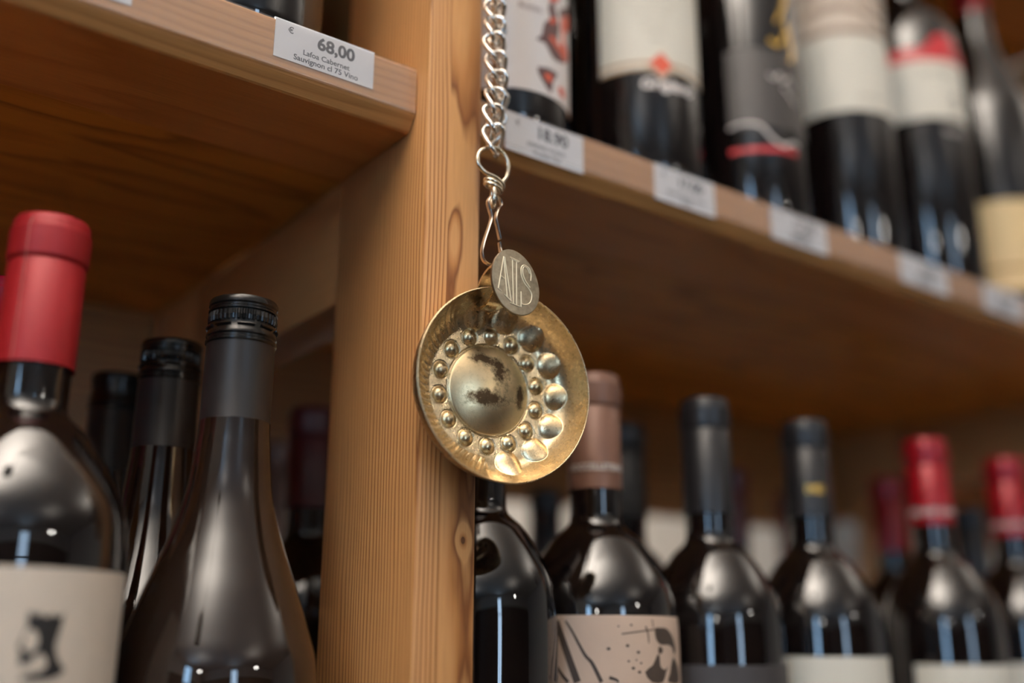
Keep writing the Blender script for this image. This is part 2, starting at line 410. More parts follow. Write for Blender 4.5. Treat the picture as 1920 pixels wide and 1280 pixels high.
shelf(0.817+G, 1.574-G, 1.594, ZR, 'pine shelf in the next bay behind the far right frame')
shelf(-0.757+G, -G, 1.175, ZLOW, 'lower pine shelf under the red capped bottle and the screw caps')
shelf(0.03+G, 0.787-G, 1.175, ZLOW, 'lower pine shelf under the row with brown and black capsules')
shelf(0.817+G, 1.574-G, 1.175, ZLOW, 'lower pine shelf in the next bay behind the far right frame')
shelf(-0.757+G, -G, 1.955, 1.985, 'unseen topmost pine shelf of the bay to the left of the post')  # top shelves stay out of view, included to block ceiling light
shelf(0.03+G, 0.787-G, 1.955, 1.985, 'unseen topmost pine shelf of the bay to the right of the post')
for x0, nm, z0 in ((-0.787, 'brown back board of the bay with the red capped bottle', 0.0), (0.0, 'brown back board of the bay to the right of the post', 1.4865), (0.787, 'brown back board of the far right bay', 1.4865)):
    bm = bmesh.new(); box(bm, x0+0.0005, x0+0.7865, 0.3765, 0.392, z0, 2.15)
    tag(bobj('back_board', bm, M_BACK), nm, 'back board', 'back boards of the wine shelving')

# ------------------------------------------------------------------ text, flat prints
def text_mesh(s, bold=0.0, shear=0.0):
    c = bpy.data.curves.new('t', 'FONT'); c.body = s; c.size = 1; c.offset = bold; c.shear = shear; c.resolution_u = 4
    o = bpy.data.objects.new('t', c); COL.objects.link(o)
    dg = bpy.context.evaluated_depsgraph_get(); dg.update()
    me = bpy.data.meshes.new_from_object(o.evaluated_get(dg))
    bpy.data.objects.remove(o); bpy.data.curves.remove(c)
    return me
def text_faces(s, bold=0.0, shear=0.0):
    """vertices scaled to cap height 1, left edge at 0; returns bmesh and width"""
    me = text_mesh(s, bold, shear); b = bmesh.new(); b.from_mesh(me); bpy.data.meshes.remove(me)
    xs = [v.co.x for v in b.verts]; x0, x1 = min(xs), max(xs); k = 1/0.729
    for v in b.verts: v.co = Vector(((v.co.x-x0)*k, v.co.y*k, 0))
    return b, (x1-x0)*k

# ------------------------------------------------------------------ price tags
def price_tag(x0, x1, z0, z1, lines, label, tilt=0.0):
    cx, cz = (x0+x1)/2, (z0+z1)/2
    t = thing('price_tag', label, 'price tag', (cx, 0.0102, cz), group='paper price tags on the shelf edges')
    t.rotation_euler = (0, tilt, 0)
    w, h = (x1-x0)/2, (z1-z0)/2
    boxobj('paper', M_PAPER, t, -w, w, -0.00010, 0.00012, -h, h)
    b = bmesh.new()
    for s, bold, x, z, hh, align in lines:       # x,z as fraction of half size, hh cap height in metres
        tb, tw = text_faces(s, bold); hh = hh/tw
        off = {'l': 0, 'c': -tw*hh/2, 'r': -tw*hh}[align]
        mp = {}
        for v in tb.verts: mp[v] = b.verts.new((x*w+off+v.co.x*hh, -0.00016, z*h+v.co.y*hh))
        for f in tb.faces:
            try: b.faces.new([mp[v] for v in f.verts])
            except ValueError: pass
        tb.free()
    me = bpy.data.meshes.new('printed_text'); b.to_mesh(me); b.free()
    mobj('printed_text', me, M_INK, t)
def tl(price, l2, l3, w2=0.0229, w3=0.0317, wp=0.0187):
    return [('\u20ac', 0.012, -0.70, 0.42, 0.0026, 'c'), (price, 0.035, 0.21, 0.10, wp, 'c'), (l2, 0.018, 0.03, -0.46, w2, 'c'), (l3, 0.018, 0.03, -0.84, w3, 'c')]
price_tag(-0.0727, -0.0237, 1.6066, 1.6256, tl('68,00', 'Lafoa Cabernet', 'Sauvignon cl 75 Vino'), 'white price tag reading 68,00 on the shelf edge left of the post', 0.0)
price_tag(-0.1815, -0.1335, 1.6066, 1.6256, tl('42,00', 'Merlot Riserva', 'cl 75 Vino', 0.018, 0.016), 'white price tag cut off by the top left corner of the picture')
price_tag(0.0515, 0.1024, 1.5996, 1.6207, tl('18.90', 'DEFENSO ROSSO', 'Vicolite 75cl', 0.025, 0.018, 0.0195), 'white price tag reading 18.90 just right of the hanging chain')
price_tag(0.1540, 0.2022, 1.6000, 1.6212, tl('17.00', 'MONTECUCCO ROSSO', '75cl', 0.030, 0.008), 'blurred white price tag, second to the right of the chain')
price_tag(0.2515, 0.3050, 1.6000, 1.6206, tl('17,50', 'Lagrein', 'cl 75', 0.018, 0.016), 'blurred white price tag, third to the right of the chain')
price_tag(0.3830, 0.4400, 1.6002, 1.6212, tl('19,50', 'Riserva', 'cl 75', 0.018, 0.016), 'blurred white price tag, fourth to the right of the chain')
price_tag(0.4860, 0.5400, 1.6002, 1.6212, tl('21,00', 'Riserva', 'cl 75', 0.018, 0.016), 'blurred white price tag at the right edge of the picture')

# ------------------------------------------------------------------ bottles
# shoulder of a claret bottle: (distance below the end of the neck, radius / body radius)
CLARET = [(0.0, 0.362), (0.0025, 0.385), (0.0046, 0.44), (0.0078, 0.54), (0.0113, 0.61), (0.0160, 0.69), (0.0206, 0.765), (0.0286, 0.875), (0.0360, 0.943), (0.0432, 0.977), (0.0520, 0.995), (0.062, 1.0)]
def claret_profile(H, R_, neck, rn):
    zt = H-neck
    p = [(0.010, 0.006), (R_*0.62, 0.0012), (R_*0.86, 0.0), (R_*0.97, 0.0022), (R_, 0.0070)]
    s = CLARET[::-1]
    p += [(max(R_*f, rn) if dz > 0 else rn, zt-dz) for dz, f in s]
    p += [(rn*0.985, zt+0.004), (rn*0.97, H-0.012), (rn*0.9, H-0.0012)]
    return p
def burgundy_profile(H, R_, k=1.0):
    pts = [(0.0150, .0595), (0.0172, .081), (0.0208, .096), (0.0258, .111), (0.0310, .125), (0.0358, .139), (0.0388, .149), (0.0403, .160), (0.041, .175)]
    p = [(0.010, 0.006), (R_*0.62, 0.0012), (R_*0.86, 0.0), (R_*0.97, 0.0022), (R_, 0.0070)]
    P = smooth_path([(r*R_/0.041 if r > 0.02 else r, H-dz, 0) for r, dz in pts[::-1]], 5)
    p += [(v.x, v.y) for v in P]
    p += [(0.0142, H-0.045), (0.0138, H-0.012), (0.012, H-0.0012)]
    return p
def radius_at(prof, z):
    pr = prof
    for (r1, z1), (r2, z2) in zip(pr[4:], pr[5:]):
        if z1 <= z <= z2: return r1+(r2-r1)*(z-z1)/max(z2-z1, 1e-9)
    return pr[4][0]
def arc_patch(name, prof, z0, z1, az0, az1, mat, parent, off=0.00025, bottom=None, nz=26):
    """paper label that follows the glass; bottom = optional function(fraction)->z of the lower edge"""
    bm = bmesh.new(); n = max(6, int((az1-az0)/5)); g = {}
    for i in range(n+1):
        f = i/n; a = rad(az0+(az1-az0)*f); zb = bottom(f) if bottom else z0
        for j in range(nz+1):
            z = zb+(z1-zb)*j/nz
            for k, e in ((0, off), (1, 0.00003)):
                r = radius_at(prof, z)+e; g[i, j, k] = bm.verts.new((r*math.cos(a), r*math.sin(a), z))
    for i in range(n):
        for j in range(nz):
            bm.faces.new([g[i, j, 0], g[i+1, j, 0], g[i+1, j+1, 0], g[i, j+1, 0]])
            bm.faces.new([g[i, j, 1], g[i, j+1, 1], g[i+1, j+1, 1], g[i+1, j, 1]])
        bm.faces.new([g[i, 0, 0], g[i, 0, 1], g[i+1, 0, 1], g[i+1, 0, 0]]); bm.faces.new([g[i, nz, 0], g[i+1, nz, 0], g[i+1, nz, 1], g[i, nz, 1]])
    for j in range(nz):
        bm.faces.new([g[0, j, 0], g[0, j+1, 0], g[0, j+1, 1], g[0, j, 1]]); bm.faces.new([g[n, j, 0], g[n, j, 1], g[n, j+1, 1], g[n, j+1, 0]])
    return bobj(name, bm, mat, parent, True)
def wrap(bm, prof, azc, off):
    """bend a flat drawing (x = millimetres-true arc length, y = height) round the bottle"""
    xs = [v.co.x for v in bm.verts]
    if not xs: return
    x = math.floor(min(xs)/0.003)*0.003
    while x < max(xs):
        bmesh.ops.bisect_plane(bm, geom=bm.verts[:]+bm.edges[:]+bm.faces[:], plane_co=(x, 0, 0), plane_no=(1, 0, 0)); x += 0.003
    for v in bm.verts:
        z = v.co.y; r = radius_at(prof, z)+off; a = rad(azc)+v.co.x/r
        v.co = Vector((r*math.cos(a), r*math.sin(a), z))
def poly_print(name, prof, azc, polys, mat, parent, off=0.00035, smooth_n=0):
    bm = bmesh.new()
    for P in polys:
        P = [(p[0], p[1], 0) for p in P]
        if smooth_n: P = smooth_path(P, smooth_n, True)
        f = bm.faces.new([bm.verts.new(p) for p in P]); f.normal_update()
    bmesh.ops.triangulate(bm, faces=bm.faces[:]); wrap(bm, prof, azc, off)
    me = bpy.data.meshes.new(name); bm.to_mesh(me); bm.free(); return mobj(name, me, mat, parent)
def stroke(P, w0, w1=None, n=6):
    """closed outline of a brush stroke along P"""
    w1 = w0 if w1 is None else w1
    Q = smooth_path([(p[0], p[1], 0) for p in P], n); L, Rr = [], []
    for i, q in enumerate(Q):
        t = Q[min(i+1, len(Q)-1)]-Q[max(i-1, 0)]; t.normalize(); w = (w0+(w1-w0)*i/(len(Q)-1))/2
        nrm = Vector((-t.y, t.x, 0)); L.append(q+nrm*w); Rr.append(q-nrm*w)
    return [(v.x, v.y) for v in L+Rr[::-1]]
def stroke_print(name, prof, azc, strokes, mat, parent, off=0.00035):
    bm = bmesh.new()
    for s in strokes:
        P = stroke(*s); n = len(P)//2; vs = [bm.verts.new((p[0], p[1], 0)) for p in P]
        for i in range(n-1): bm.faces.new((vs[i], vs[i+1], vs[-2-i], vs[-1-i]))
    wrap(bm, prof, azc, off); me = bpy.data.meshes.new(name); bm.to_mesh(me); bm.free(); return mobj(name, me, mat, parent)
def text_print(name, prof, azc, lines, mat, parent, off=0.0004, bold=0.0, shear=0.0):
    bm = bmesh.new()
    for s, x, z, hh in lines:
        tb, tw = text_faces(s, bold, shear); mp = {}
        for v in tb.verts: mp[v] = bm.verts.new((x-tw*hh/2+v.co.x*hh, z+v.co.y*hh, 0))
        for f in tb.faces:
            try: bm.faces.new([mp[v] for v in f.verts])
            except ValueError: pass
        tb.free()
    wrap(bm, prof, azc, off); me = bpy.data.meshes.new(name); bm.to_mesh(me); bm.free(); return mobj(name, me, mat, parent)

def foil_capsule(t, H, mat, length, rn=0.0146, lip=0.0152, lipz=0.0185, seg=64):
    p = [(rn+0.0003, H-length), (rn, H-length+0.0002), (rn-0.0002, H-lipz-0.0012), (rn-0.0007, H-lipz-0.0004), (rn-0.0005, H-lipz), (lip-0.0002, H-lipz+0.0008), (lip, H-lipz+0.002),
         (lip, H-0.0060), (lip-0.0006, H-0.0054), (lip-0.0008, H-0.0044), (lip-0.0009, H-0.0018), (lip-0.0018, H-0.0005), (lip-0.0030, H), (0.004, H+0.0002)]
    return lathe_obj('capsule', p, mat, t, seg, cap0=False)
def claret(name, label, x, y, base, H, R_, cap, caplen=0.0625, glass=None, neck=0.078, group=None, seg=80):
    t = thing(name, label, 'wine bottle', (x, y, base+0.0003), group=group)
    p = claret_profile(H, R_, neck, 0.0139)
    lathe_obj('glass_body', p, glass or M_GLASS, t, seg)
    c = foil_capsule(t, H, cap, caplen) if cap else None
    return t, p, c
def screw_bottle(label, x, y, base, H, R_, group=None, fine=True):
    t = thing('screw_cap_bottle', label, 'wine bottle', (x, y, base+0.0003), group=group)
    p = burgundy_profile(H, R_); lathe_obj('glass_body', p, M_GLASSB, t, 88)
    R1 = 0.0149
    prof = [(R1-.0004, H-.0206), (R1+.0002, H-.0200), (R1+.0002, H-.0190), (R1-.0005, H-.0184), (R1-.0005, H-.0176), (R1+.0001, H-.0170), (R1+.0001, H-.0158), (R1-.0004, H-.0151),
            (R1-.0004, H-.0120), (R1-.0010, H-.0116), (R1-.0010, H-.0066), (R1-.0002, H-.0062), (R1-.0002, H-.0054), (R1-.0008, H-.0048), (R1-.0008, H-.0040), (R1-.0002, H-.0034),
            (R1-.0002, H-.0018), (R1-.0008, H-.0006), (R1-.0022, H-.0001), (R1-.0032, H-.0002), (R1-.0040, H-.0007), (0.003, H-.0007)]
    cap = lathe_obj('screw_cap', prof, M_SCREW, t, 96, cap0=False)
    if fine:
        bm = bmesh.new(); n = 168
        lathe(bm, [(R1-.0011, H-.0116), (R1-.0003, H-.0112), (R1-.0001, H-.0092), (R1-.0003, H-.0070), (R1-.0011, H-.0066)], n, mod=lambda k, i: 1.0 if k % 4 in (0, 1) else 0.962)
        bobj('knurled_ring', bm, M_SCREW, cap)
        bm = bmesh.new()
        for k in range(9):
            a0 = k*40; pts = [((R1-.0001)*math.cos(rad(a0+s*3.2)), (R1-.0001)*math.sin(rad(a0+s*3.2)), H-.0134) for s in range(10)]
            tube(bm, pts, 0.00055, 6)
        bobj('tear_band', bm, M_SCREW, cap, True)
    sk = [(R1-.0001, H-.0575), (R1-.0002, H-.0572), (R1-.0003, H-.030), (R1-.0004, H-.0206)]
    lathe_obj('cap_skirt', sk, M_SKIRT, t, 72, cap0=False, cap1=False)
    return t, p

# --- left bay, lower shelf
BL = ZLOW
H = 0.3165
t, p, c = claret('red_capped_bottle', 'black claret bottle with tall red capsule and crowned head on its cream label', -0.1445, 0.045, BL, H, 0.041, M_CAPR, 0.0600, neck=0.0765)
bm = bmesh.new()
seam = [(0.0149*math.cos(rad(226+k*0.05)), 0.0149*math.sin(rad(226+k*0.05)), H-0.0595+0.0405*k/8) for k in range(9)] + [(0.01535*math.cos(rad(227)), 0.01535*math.sin(rad(227)), H-z) for z in (0.0170, 0.0065)] + [(0.0146*math.cos(rad(228)), 0.0146*math.sin(rad(228)), H-0.004), (0.0125*math.cos(rad(229)), 0.0125*math.sin(rad(229)), H+0.0001)]
tube(bm, seam, 0.00016, 6); o = bobj('seam', bm, M_SEAM, c, True); o['label'] = 'pale seam down the capsule'
LT = 1.3855-BL
lab = arc_patch('label', p, LT-0.10, LT, 190, 334, M_CREAM, t)
head = [(0.00012, 0.16654), (0.00109, 0.16538), (0.00181, 0.16624), (0.00258, 0.16495), (0.00344, 0.1648), (0.00382, 0.16629), (0.00478, 0.16499), (0.00606, 0.16451), (0.00727, 0.1647), (0.0079, 0.16587), (0.00906, 0.16474), (0.01019, 0.16459), (0.01216, 0.16598), (0.01171, 0.16217), (0.01098, 0.15908), (0.01031, 0.15567), (0.01058, 0.15363), (0.01215, 0.15024), (0.01462, 0.14785), (0.01313, 0.14585), (0.00957, 0.14458), (0.00408, 0.14418), (-0.00023, 0.14474), (0.00061, 0.14571), (0.00339, 0.14699), (0.00318, 0.1513), (0.00176, 0.14949), (-0.00045, 0.14901), (-0.00106, 0.15132), (-0.00078, 0.15297), (-0.00183, 0.15495), (-0.00084, 0.15729), (-0.0004, 0.15896), (0.00036, 0.16064), (0.0004, 0.163)]
face = [(8e-05,0.15896),(0.00137,0.16049),(0.00328,0.15984),(0.00427,0.15732),(0.00408,0.1548),(0.0026,0.1533),(0.00075,0.15363),(-0.00055,0.15496),(9e-05,0.15629),(-0.00022,0.15746)]
neck = [(0.00377,0.15197),(0.00606,0.15263),(0.00767,0.15095),(0.0078,0.1486),(0.00608,0.14713),(0.00341,0.14683),(0.00347,0.14898)]
poly_print('crowned_head', p, 270, [head], M_BLK, lab)
poly_print('face', p, 270, [face, neck], M_CREAM, lab, off=0.0005, smooth_n=2)

claret('pink_capped_bottle', 'bottle with a pink red capsule half cut off by the left edge', -0.1462, 0.1295, BL, 0.3145, 0.0385, M_CAPPK, 0.0625)
screw_bottle('sloping dark brown bottle with black screw cap standing nearest the post', -0.0628, 0.046, BL, 0.2998, 0.041)
screw_bottle('second black screw cap bottle, behind the one nearest the post', -0.0655, 0.1295, BL, 0.2998, 0.041)
screw_bottle('third black screw cap bottle, deepest in shadow between red capsule and second screw cap', -0.0665, 0.2130, BL, 0.2998, 0.041, fine=False)
claret('wine_bottle', 'dim bottle with pink capsule deep behind the red capped bottle', -0.1475, 0.2135, BL, 0.300, 0.0385, M_CAPPK)

# --- right bay, lower shelf, front row
def ring_text(t, p_r, s, z, hh, azc, mat, c):
    prof = [(p_r, 0)]*5+[(p_r, 0.0), (p_r, 1.0)]
    return text_print('lettering', prof, azc, [(s, 0, z, hh)], mat, c, off=0.0003, bold=0.04)
t, p, c = claret('wine_bottle', 'unlabelled black bottle right behind the tasting cup, partly hidden by the post', 0.0655, 0.050, BL, 0.2985, 0.0385, M_CAPBR)
H = 0.2985
t, p, c = claret('brown_capped_bottle', 'black bottle with brown capsule and beige label of branches and a dark haired figure', 0.1410, 0.050, BL, H, 0.0412, M_CAPBR, 0.0630, neck=0.080)
ring_text(t, 0.0148, 'BOCCELLETENO', H-0.0535, 0.0033, 236, M_WHT, c)
LT = 1.3755-BL
lab = arc_patch('label', p, LT-0.10, LT, 192, 340, M_PINK, t)
AZ2 = 260
BR = [[(-0.04285,0.16784),(-0.03953,0.15879),(-0.03599,0.14953),(-0.03225,0.13971)],[(-0.0378,0.16781),(-0.03427,0.16239),(-0.02868,0.15242),(-0.02504,0.14821),(-0.0208,0.13983)],[(-0.04344,0.14803),(-0.0405,0.14345),(-0.03689,0.13964)],[(-0.0106,0.16176),(-0.0046,0.16252),(0.00333,0.1635),(0.00835,0.16392)],[(0.00247,0.16548),(0.00374,0.16187),(0.00405,0.15755)],[(0.00674,0.16881),(0.00734,0.16482)],[(-0.01709,0.14194),(-0.01377,0.1409),(-0.01267,0.13985)]]
stroke_print('branches', p, AZ2, [(P, a, b) for P, (a, b) in zip(BR, ((.0032, .0036), (.0009, .0020), (.0012, .0018), (.0006, .0006), (.0009, .0006), (.0006, .0006), (.0016, .0008)))], M_BRN, lab)
spots = []
for i, (u, z) in enumerate([(-0.00553,0.16593),(-0.00781,0.15642),(-0.00217,0.15342),(-0.00334,0.14986),(-0.00741,0.14933),(-0.00183,0.14438),(-0.0051,0.14615),(-0.01206,0.16533),(-0.00083,0.14844),(-0.01719,0.15496)]):
    r_ = (0.0005, 0.0007, 0.0007, 0.0004)[i % 4]
    spots.append([(u+r_*1.4*math.cos(k*PI/4), z+r_*math.sin(k*PI/4)) for k in range(8)])
poly_print('ink_spots', p, AZ2, spots, M_BRN, lab)
fig = [[(0.00837,0.16446),(0.01233,0.16488),(0.01755,0.16459),(0.02216,0.1617),(0.0257,0.15692),(0.02652,0.15396),(0.02416,0.15249),(0.02251,0.15543),(0.01849,0.15689),(0.01434,0.15688),(0.01133,0.15723),(0.00868,0.15975)],[(0.00942,0.15253),(0.01101,0.15109),(0.01136,0.14677),(0.01493,0.1453),(0.01781,0.14743),(0.01549,0.14386),(0.01273,0.13961),(0.00524,0.13973),(0.00123,0.14436),(0.00607,0.14753)],[(0.02304,0.15103),(0.02944,0.14582),(0.03079,0.13919),(0.01726,0.13952),(0.01902,0.14344)],[(0.01071,0.15614),(0.01301,0.15542),(0.01355,0.15397),(0.01166,0.15253),(0.01002,0.15361)]]
poly_print('figure_drawing', p, AZ2, fig, M_BRN, lab, smooth_n=2)

t, p, c = claret('black_capped_bottle', 'bottle with plain black capsule and charcoal label, right of the brown capped one', 0.2275, 0.050, BL, 0.2972, 0.0385, M_CAPB, 0.0680, neck=0.0815)
arc_patch('label', p, 0.045, 1.3520-BL, 190, 338, M_DGREY, t)
H = 0.2958
t, p, c = claret('gold_banded_bottle', 'bottle with black capsule lettered in gold and a cream label', 0.3190, 0.050, BL, H, 0.0390, M_CAPB, 0.0620, neck=0.080)
ring_text(t, 0.0148, '1903', H-0.0475, 0.0046, 236, M_GOLD, c)
lab = arc_patch('label', p, 0.040, 1.3560-BL, 184, 336, M_IVORY, t)
H = 0.2968
t, p, c = claret('crimson_capped_bottle', 'crimson capped bottle with cream label, left one of two at the right edge', 0.4400, 0.042, BL, H, 0.0390, M_CAPR2, 0.0600, neck=0.079)
ring_text(t, 0.0148, 'CONTERHOF CONTERHOF', H-0.0535, 0.0042, 230, M_WHT, c)
arc_patch('label', p, 0.040, 1.3510-BL, 182, 334, M_IVORY, t)
H = 0.2968
t, p, c = claret('crimson_capped_bottle', 'crimson capped bottle cut off by the right edge of the picture', 0.5570, 0.050, BL, H, 0.0390, M_CAPR2, 0.0600, neck=0.079)
ring_text(t, 0.0148, 'CONTERHOF CONTERHOF', H-0.0535, 0.0042, 230, M_WHT, c)
arc_patch('label', p, 0.040, 1.3510-BL, 182, 334, M_IVORY, t)

# --- right bay, lower shelf, rows behind
def back(label, x, y, H, cap, name='wine_bottle', R_=0.0375, glass=None, group=None, caplen=0.0625):
    return claret(name, label, x, y, BL, H, R_, cap, caplen, glass=glass, group=group, seg=48)
back('dim maroon capped bottle seen under the rail left of the post', 0.0560, 0.2200, 0.2985, M_CAPMR)
back('brown capped bottle added at the back to dim the bright gap between screw cap and post', 0.0760, 0.3100, 0.2930, M_CAPBR, caplen=0.075)  # invented bottle that darkens the lit gap beside the post
back('black capped bottle in the second row, half hidden by the brown capped one', 0.2430, 0.1390, 0.2985, M_CAPB)
back('short black bottle in the back row between post and brown capsule', 0.3266, 0.3300, 0.2837, M_CAPB, caplen=0.09)
back('dark red capped bottle in the third row behind the plain black capsule', 0.4375, 0.2226, 0.2985, M_CAPMR)
back('dark red capped bottle in the back row left of the gold lettered capsule', 0.5866, 0.2802, 0.2985, M_CAPMR)
back('crimson capped bottle in the row behind, left of the two crimson ones', 0.5722, 0.1640, 0.2968, M_CAPR2)
back('black capped bottle standing between the two crimson capped ones at the back', 0.7050, 0.1700, 0.2820, M_CAPB)
t, p, c = back('pale capped bottle in the back row right of the gold lettered capsule', 0.7380, 0.3340, 0.2860, M_IVORY, 'pale_bottle', 0.036, glass=M_GLASSP)
back('dim black bottle in the next bay behind the right hand rail', 0.9600, 0.2500, 0.2985, M_CAPB)

# --- upper shelves
UL, UR = ZL, ZR
t, p, c = claret('wine_bottle', 'blue black bottle above the 68,00 price tag', -0.0730, 0.0525, UL, 0.300, 0.0378, M_CAPB)
t, p, c = claret('wine_bottle', 'black bottle beside the top left corner on the upper shelf', -0.1580, 0.0525, UL, 0.300, 0.0378, M_CAPB)

YU = 0.0525
# 1: white label with a red and grey bird
t, p, c = claret('bird_label_bottle', 'bottle with white label and red and grey drawing behind the chain', 0.0800, YU, UR, 0.300, 0.0370, M_CAPB)
lab = arc_patch('label', p, 1.6412-UR, 1.765-UR, 190, 322, M_WHITEL, t)
A1 = 280
poly_print('bird_drawing', p, A1, [[(-0.00211,0.07643),(0.00116,0.07928),(0.0029,0.07576),(0.00472,0.07043),(0.00668,0.06458),(0.00455,0.05725),(0.00647,0.05081),(0.01413,0.0475),(0.00438,0.04363),(-0.0008,0.04491),(-0.00522,0.05039),(-0.01113,0.05075),(-0.00792,0.05426),(-0.00725,0.05634),(-0.00585,0.06302),(-0.0014,0.0674),(-0.00291,0.0717)], [(-0.01054,0.03467),(0.00428,0.03628),(0.00068,0.02983),(-0.00099,0.02197),(-0.00671,0.02638)], [(0.00921,0.07924),(0.02622,0.09001),(0.02619,0.08473),(0.00791,0.0728)]], M_MAROON, lab, smooth_n=2)
poly_print('red_feathers', p, A1, [[(0.0091,0.07347),(0.02621,0.0841),(0.02619,0.07629),(0.01471,0.06726),(0.01288,0.06052),(0.01846,0.05497),(0.01413,0.0475),(0.00447,0.05103),(-0.00227,0.05528),(0.00095,0.05734),(0.0076,0.05387),(0.00893,0.06393)], [(-0.006,0.03199),(-0.0009,0.03277),(-0.00093,0.02855),(-0.00463,0.0289)], [(0.00417,0.02777),(0.01075,0.02974),(0.01201,0.02491),(0.00821,0.02364)], [(-0.00208,0.08148),(0.00701,0.08625),(0.00486,0.08123),(-0.00052,0.07782)], [(-0.00219,0.06642),(0.00283,0.07007),(0.00279,0.0663),(-0.00143,0.06428)]], M_ORANGE, lab, off=0.0005, smooth_n=2)
text_print('lettering', p, 258, [('Rosso', 0.0, 1.6895-UR, 0.0042)], M_MAROON, lab)
# 2: cream label with tan border, red diamond, white script below
t, p, c = claret('diamond_label_bottle', 'bottle with cream text label, red diamond and white script below it', 0.1855, YU, UR, 0.300, 0.0372, M_CAPB)
A2 = 247
lab = arc_patch('label', p, 1.6880-UR, 1.79-UR, 188, 306, M_IVORY, t)
def bz(dz): return lambda f: 1.6880-UR+dz
bot = 1.6880-UR
poly_print('tan_border', p, A2, [[(-0.038, bot+.0002), (0.038, bot+.0002), (0.038, bot+.0012), (-0.038, bot+.0012)], [(-0.038, bot+.0046), (0.038, bot+.0046), (0.038, bot+.0062), (-0.038, bot+.0062)]], M_OCHRE, lab, off=0.0004)
poly_print('label_point', p, A2, [[(-0.0095, bot+.0035), (0, bot-.0060), (0.0095, bot+.0035), (0, bot+.0125)]], M_PINK, lab, off=0.0005)
poly_print('diamond', p, A2, [[(-0.0075, bot+.0050), (0, bot-.0025), (0.0075, bot+.0050), (0, bot+.0125)]], M_ORANGE, lab, off=0.0006)
text_print('small_text', p, 240, [(s, x, bot+z, 0.0021) for s, x, z in (('vino rosso prodotto con uve', 0.000, 0.0455), ('selezionate di collina', 0.0, 0.0395), ('raccolte a mano', 0.0, 0.0330), ('in vendemmia', 0.0005, 0.0265), ('tardiva', 0.002, 0.0200))], M_GREYT, lab)
text_print('script_lettering', p, 258, [('Grigiano', -0.002, 1.6765-UR, 0.0075)], M_WHT, t, off=0.0003, bold=0.05, shear=0.25)
# 3: grey label with white ridge, red stripe and gold
t, p, c = claret('ridge_label_bottle', 'bottle with smoky grey label, white ridge line and red stripe', 0.2870, YU, UR, 0.308, 0.0368, M_CAPB)
lab = arc_patch('label', p, 1.6835-UR, 1.7410-UR, 200, 330, M_GREYL, t)
rz = 1.6850-UR
stroke_print('ridge_line', p, 232, [([(-0.021, rz-.0005), (-0.014, rz+.0012), (-0.006, rz+.0008), (0.000, rz-.0012), (0.006, rz-.0085), (0.012, rz-.0130), (0.017, rz-.0135), (0.022, rz-.0105), (0.028, rz-.0115)], .0020, .0024)], M_WHT, t, off=0.0004)
poly_print('red_stripe', p, 232, [[(-0.021, rz-.0155), (0.026, rz-.0155), (0.026, rz-.0190), (-0.021, rz-.0190)]], M_CRIMSON, t, off=0.0003)
stroke_print('gold_ornament', p, 262, [([(-0.010, 1.748-UR), (-0.004, 1.745-UR), (0.001, 1.750-UR), (0.003, 1.757-UR)], .003, .002), ([(0.004, 1.764-UR), (0.008, 1.752-UR), (0.010, 1.740-UR), (0.006, 1.736-UR)], .0035, .002), ([(-0.004, 1.762-UR), (0.002, 1.772-UR), (0.008, 1.790-UR)], .002, .004)], M_GOLD, t, off=0.0004)
stroke_print('white_script', p, 262, [([(-0.012, 1.722-UR), (-0.008, 1.719-UR), (-0.004, 1.723-UR), (-0.001, 1.718-UR), (0.004, 1.722-UR), (0.008, 1.716-UR)], .0016, .0014), ([(-0.002, 1.714-UR), (0.004, 1.709-UR), (0.009, 1.704-UR)], .0014, .0014)], M_WHT, lab)
# 4: ivory label with brown swirl band
t, p, c = claret('swirl_label_bottle', 'bottle with plain ivory label under a brown and beige swirl band', 0.3930, YU, UR, 0.340, 0.0368, M_CAPB)
lab = arc_patch('label', p, 1.7300-UR, 1.7930-UR, 165, 315, M_IVORY, t)
band = arc_patch('label_band', p, 1.7930-UR, 1.8420-UR, 165, 315, M_CREAM, t)
stroke_print('swirls', p, 232, [([(-0.034, 1.7965-UR), (0.0, 1.7950-UR), (0.034, 1.7960-UR)], 0.0050, 0.0050), ([(-0.034, 1.812-UR), (-0.01, 1.815-UR), (0.012, 1.811-UR), (0.034, 1.804-UR)], .006, .004), ([(-0.034, 1.826-UR), (-0.008, 1.831-UR), (0.014, 1.824-UR), (0.034, 1.814-UR)], .006, .004), ([(0.004, 1.84-UR), (0.020, 1.832-UR), (0.034, 1.822-UR)], .003, .002)], M_SWIRL, band)
text_print('small_text', p, 252, [('CASTELLO', 0.0, 1.7395-UR, 0.0036)], M_GREYT, lab)
# 5: red and cream label
t, p, c = claret('red_arch_bottle', 'bottle with cream label topped by a red band with an arch', 0.4930, YU, UR, 0.335, 0.0385, M_CAPB)
lab = arc_patch('label', p, 1.7550-UR, 1.8060-UR, 165, 315, M_IVORY, t)
red = arc_patch('label_band', p, 1.8060-UR, 1.8170-UR, 165, 315, M_CRIMSON, t)
arch = [(0.016*math.cos(k*PI/12), 1.8165-UR+0.0135*math.sin(k*PI/12)) for k in range(13)]
poly_print('arch', p, 256, [arch], M_CRIMSON, red, off=0.0003)
text_print('small_text', p, 240, [('QUARTERO', 0.002, 1.7930-UR, 0.0040)], M_GREYT, lab)
stroke_print('emblem', p, 262, [([(-0.003, 1.770-UR), (0.0, 1.777-UR), (0.004, 1.771-UR), (0.001, 1.767-UR)], .0018, .0014), ([(-0.006, 1.766-UR), (0.0, 1.764-UR), (0.006, 1.767-UR)], .0012, .0012)], M_BRN, lab)
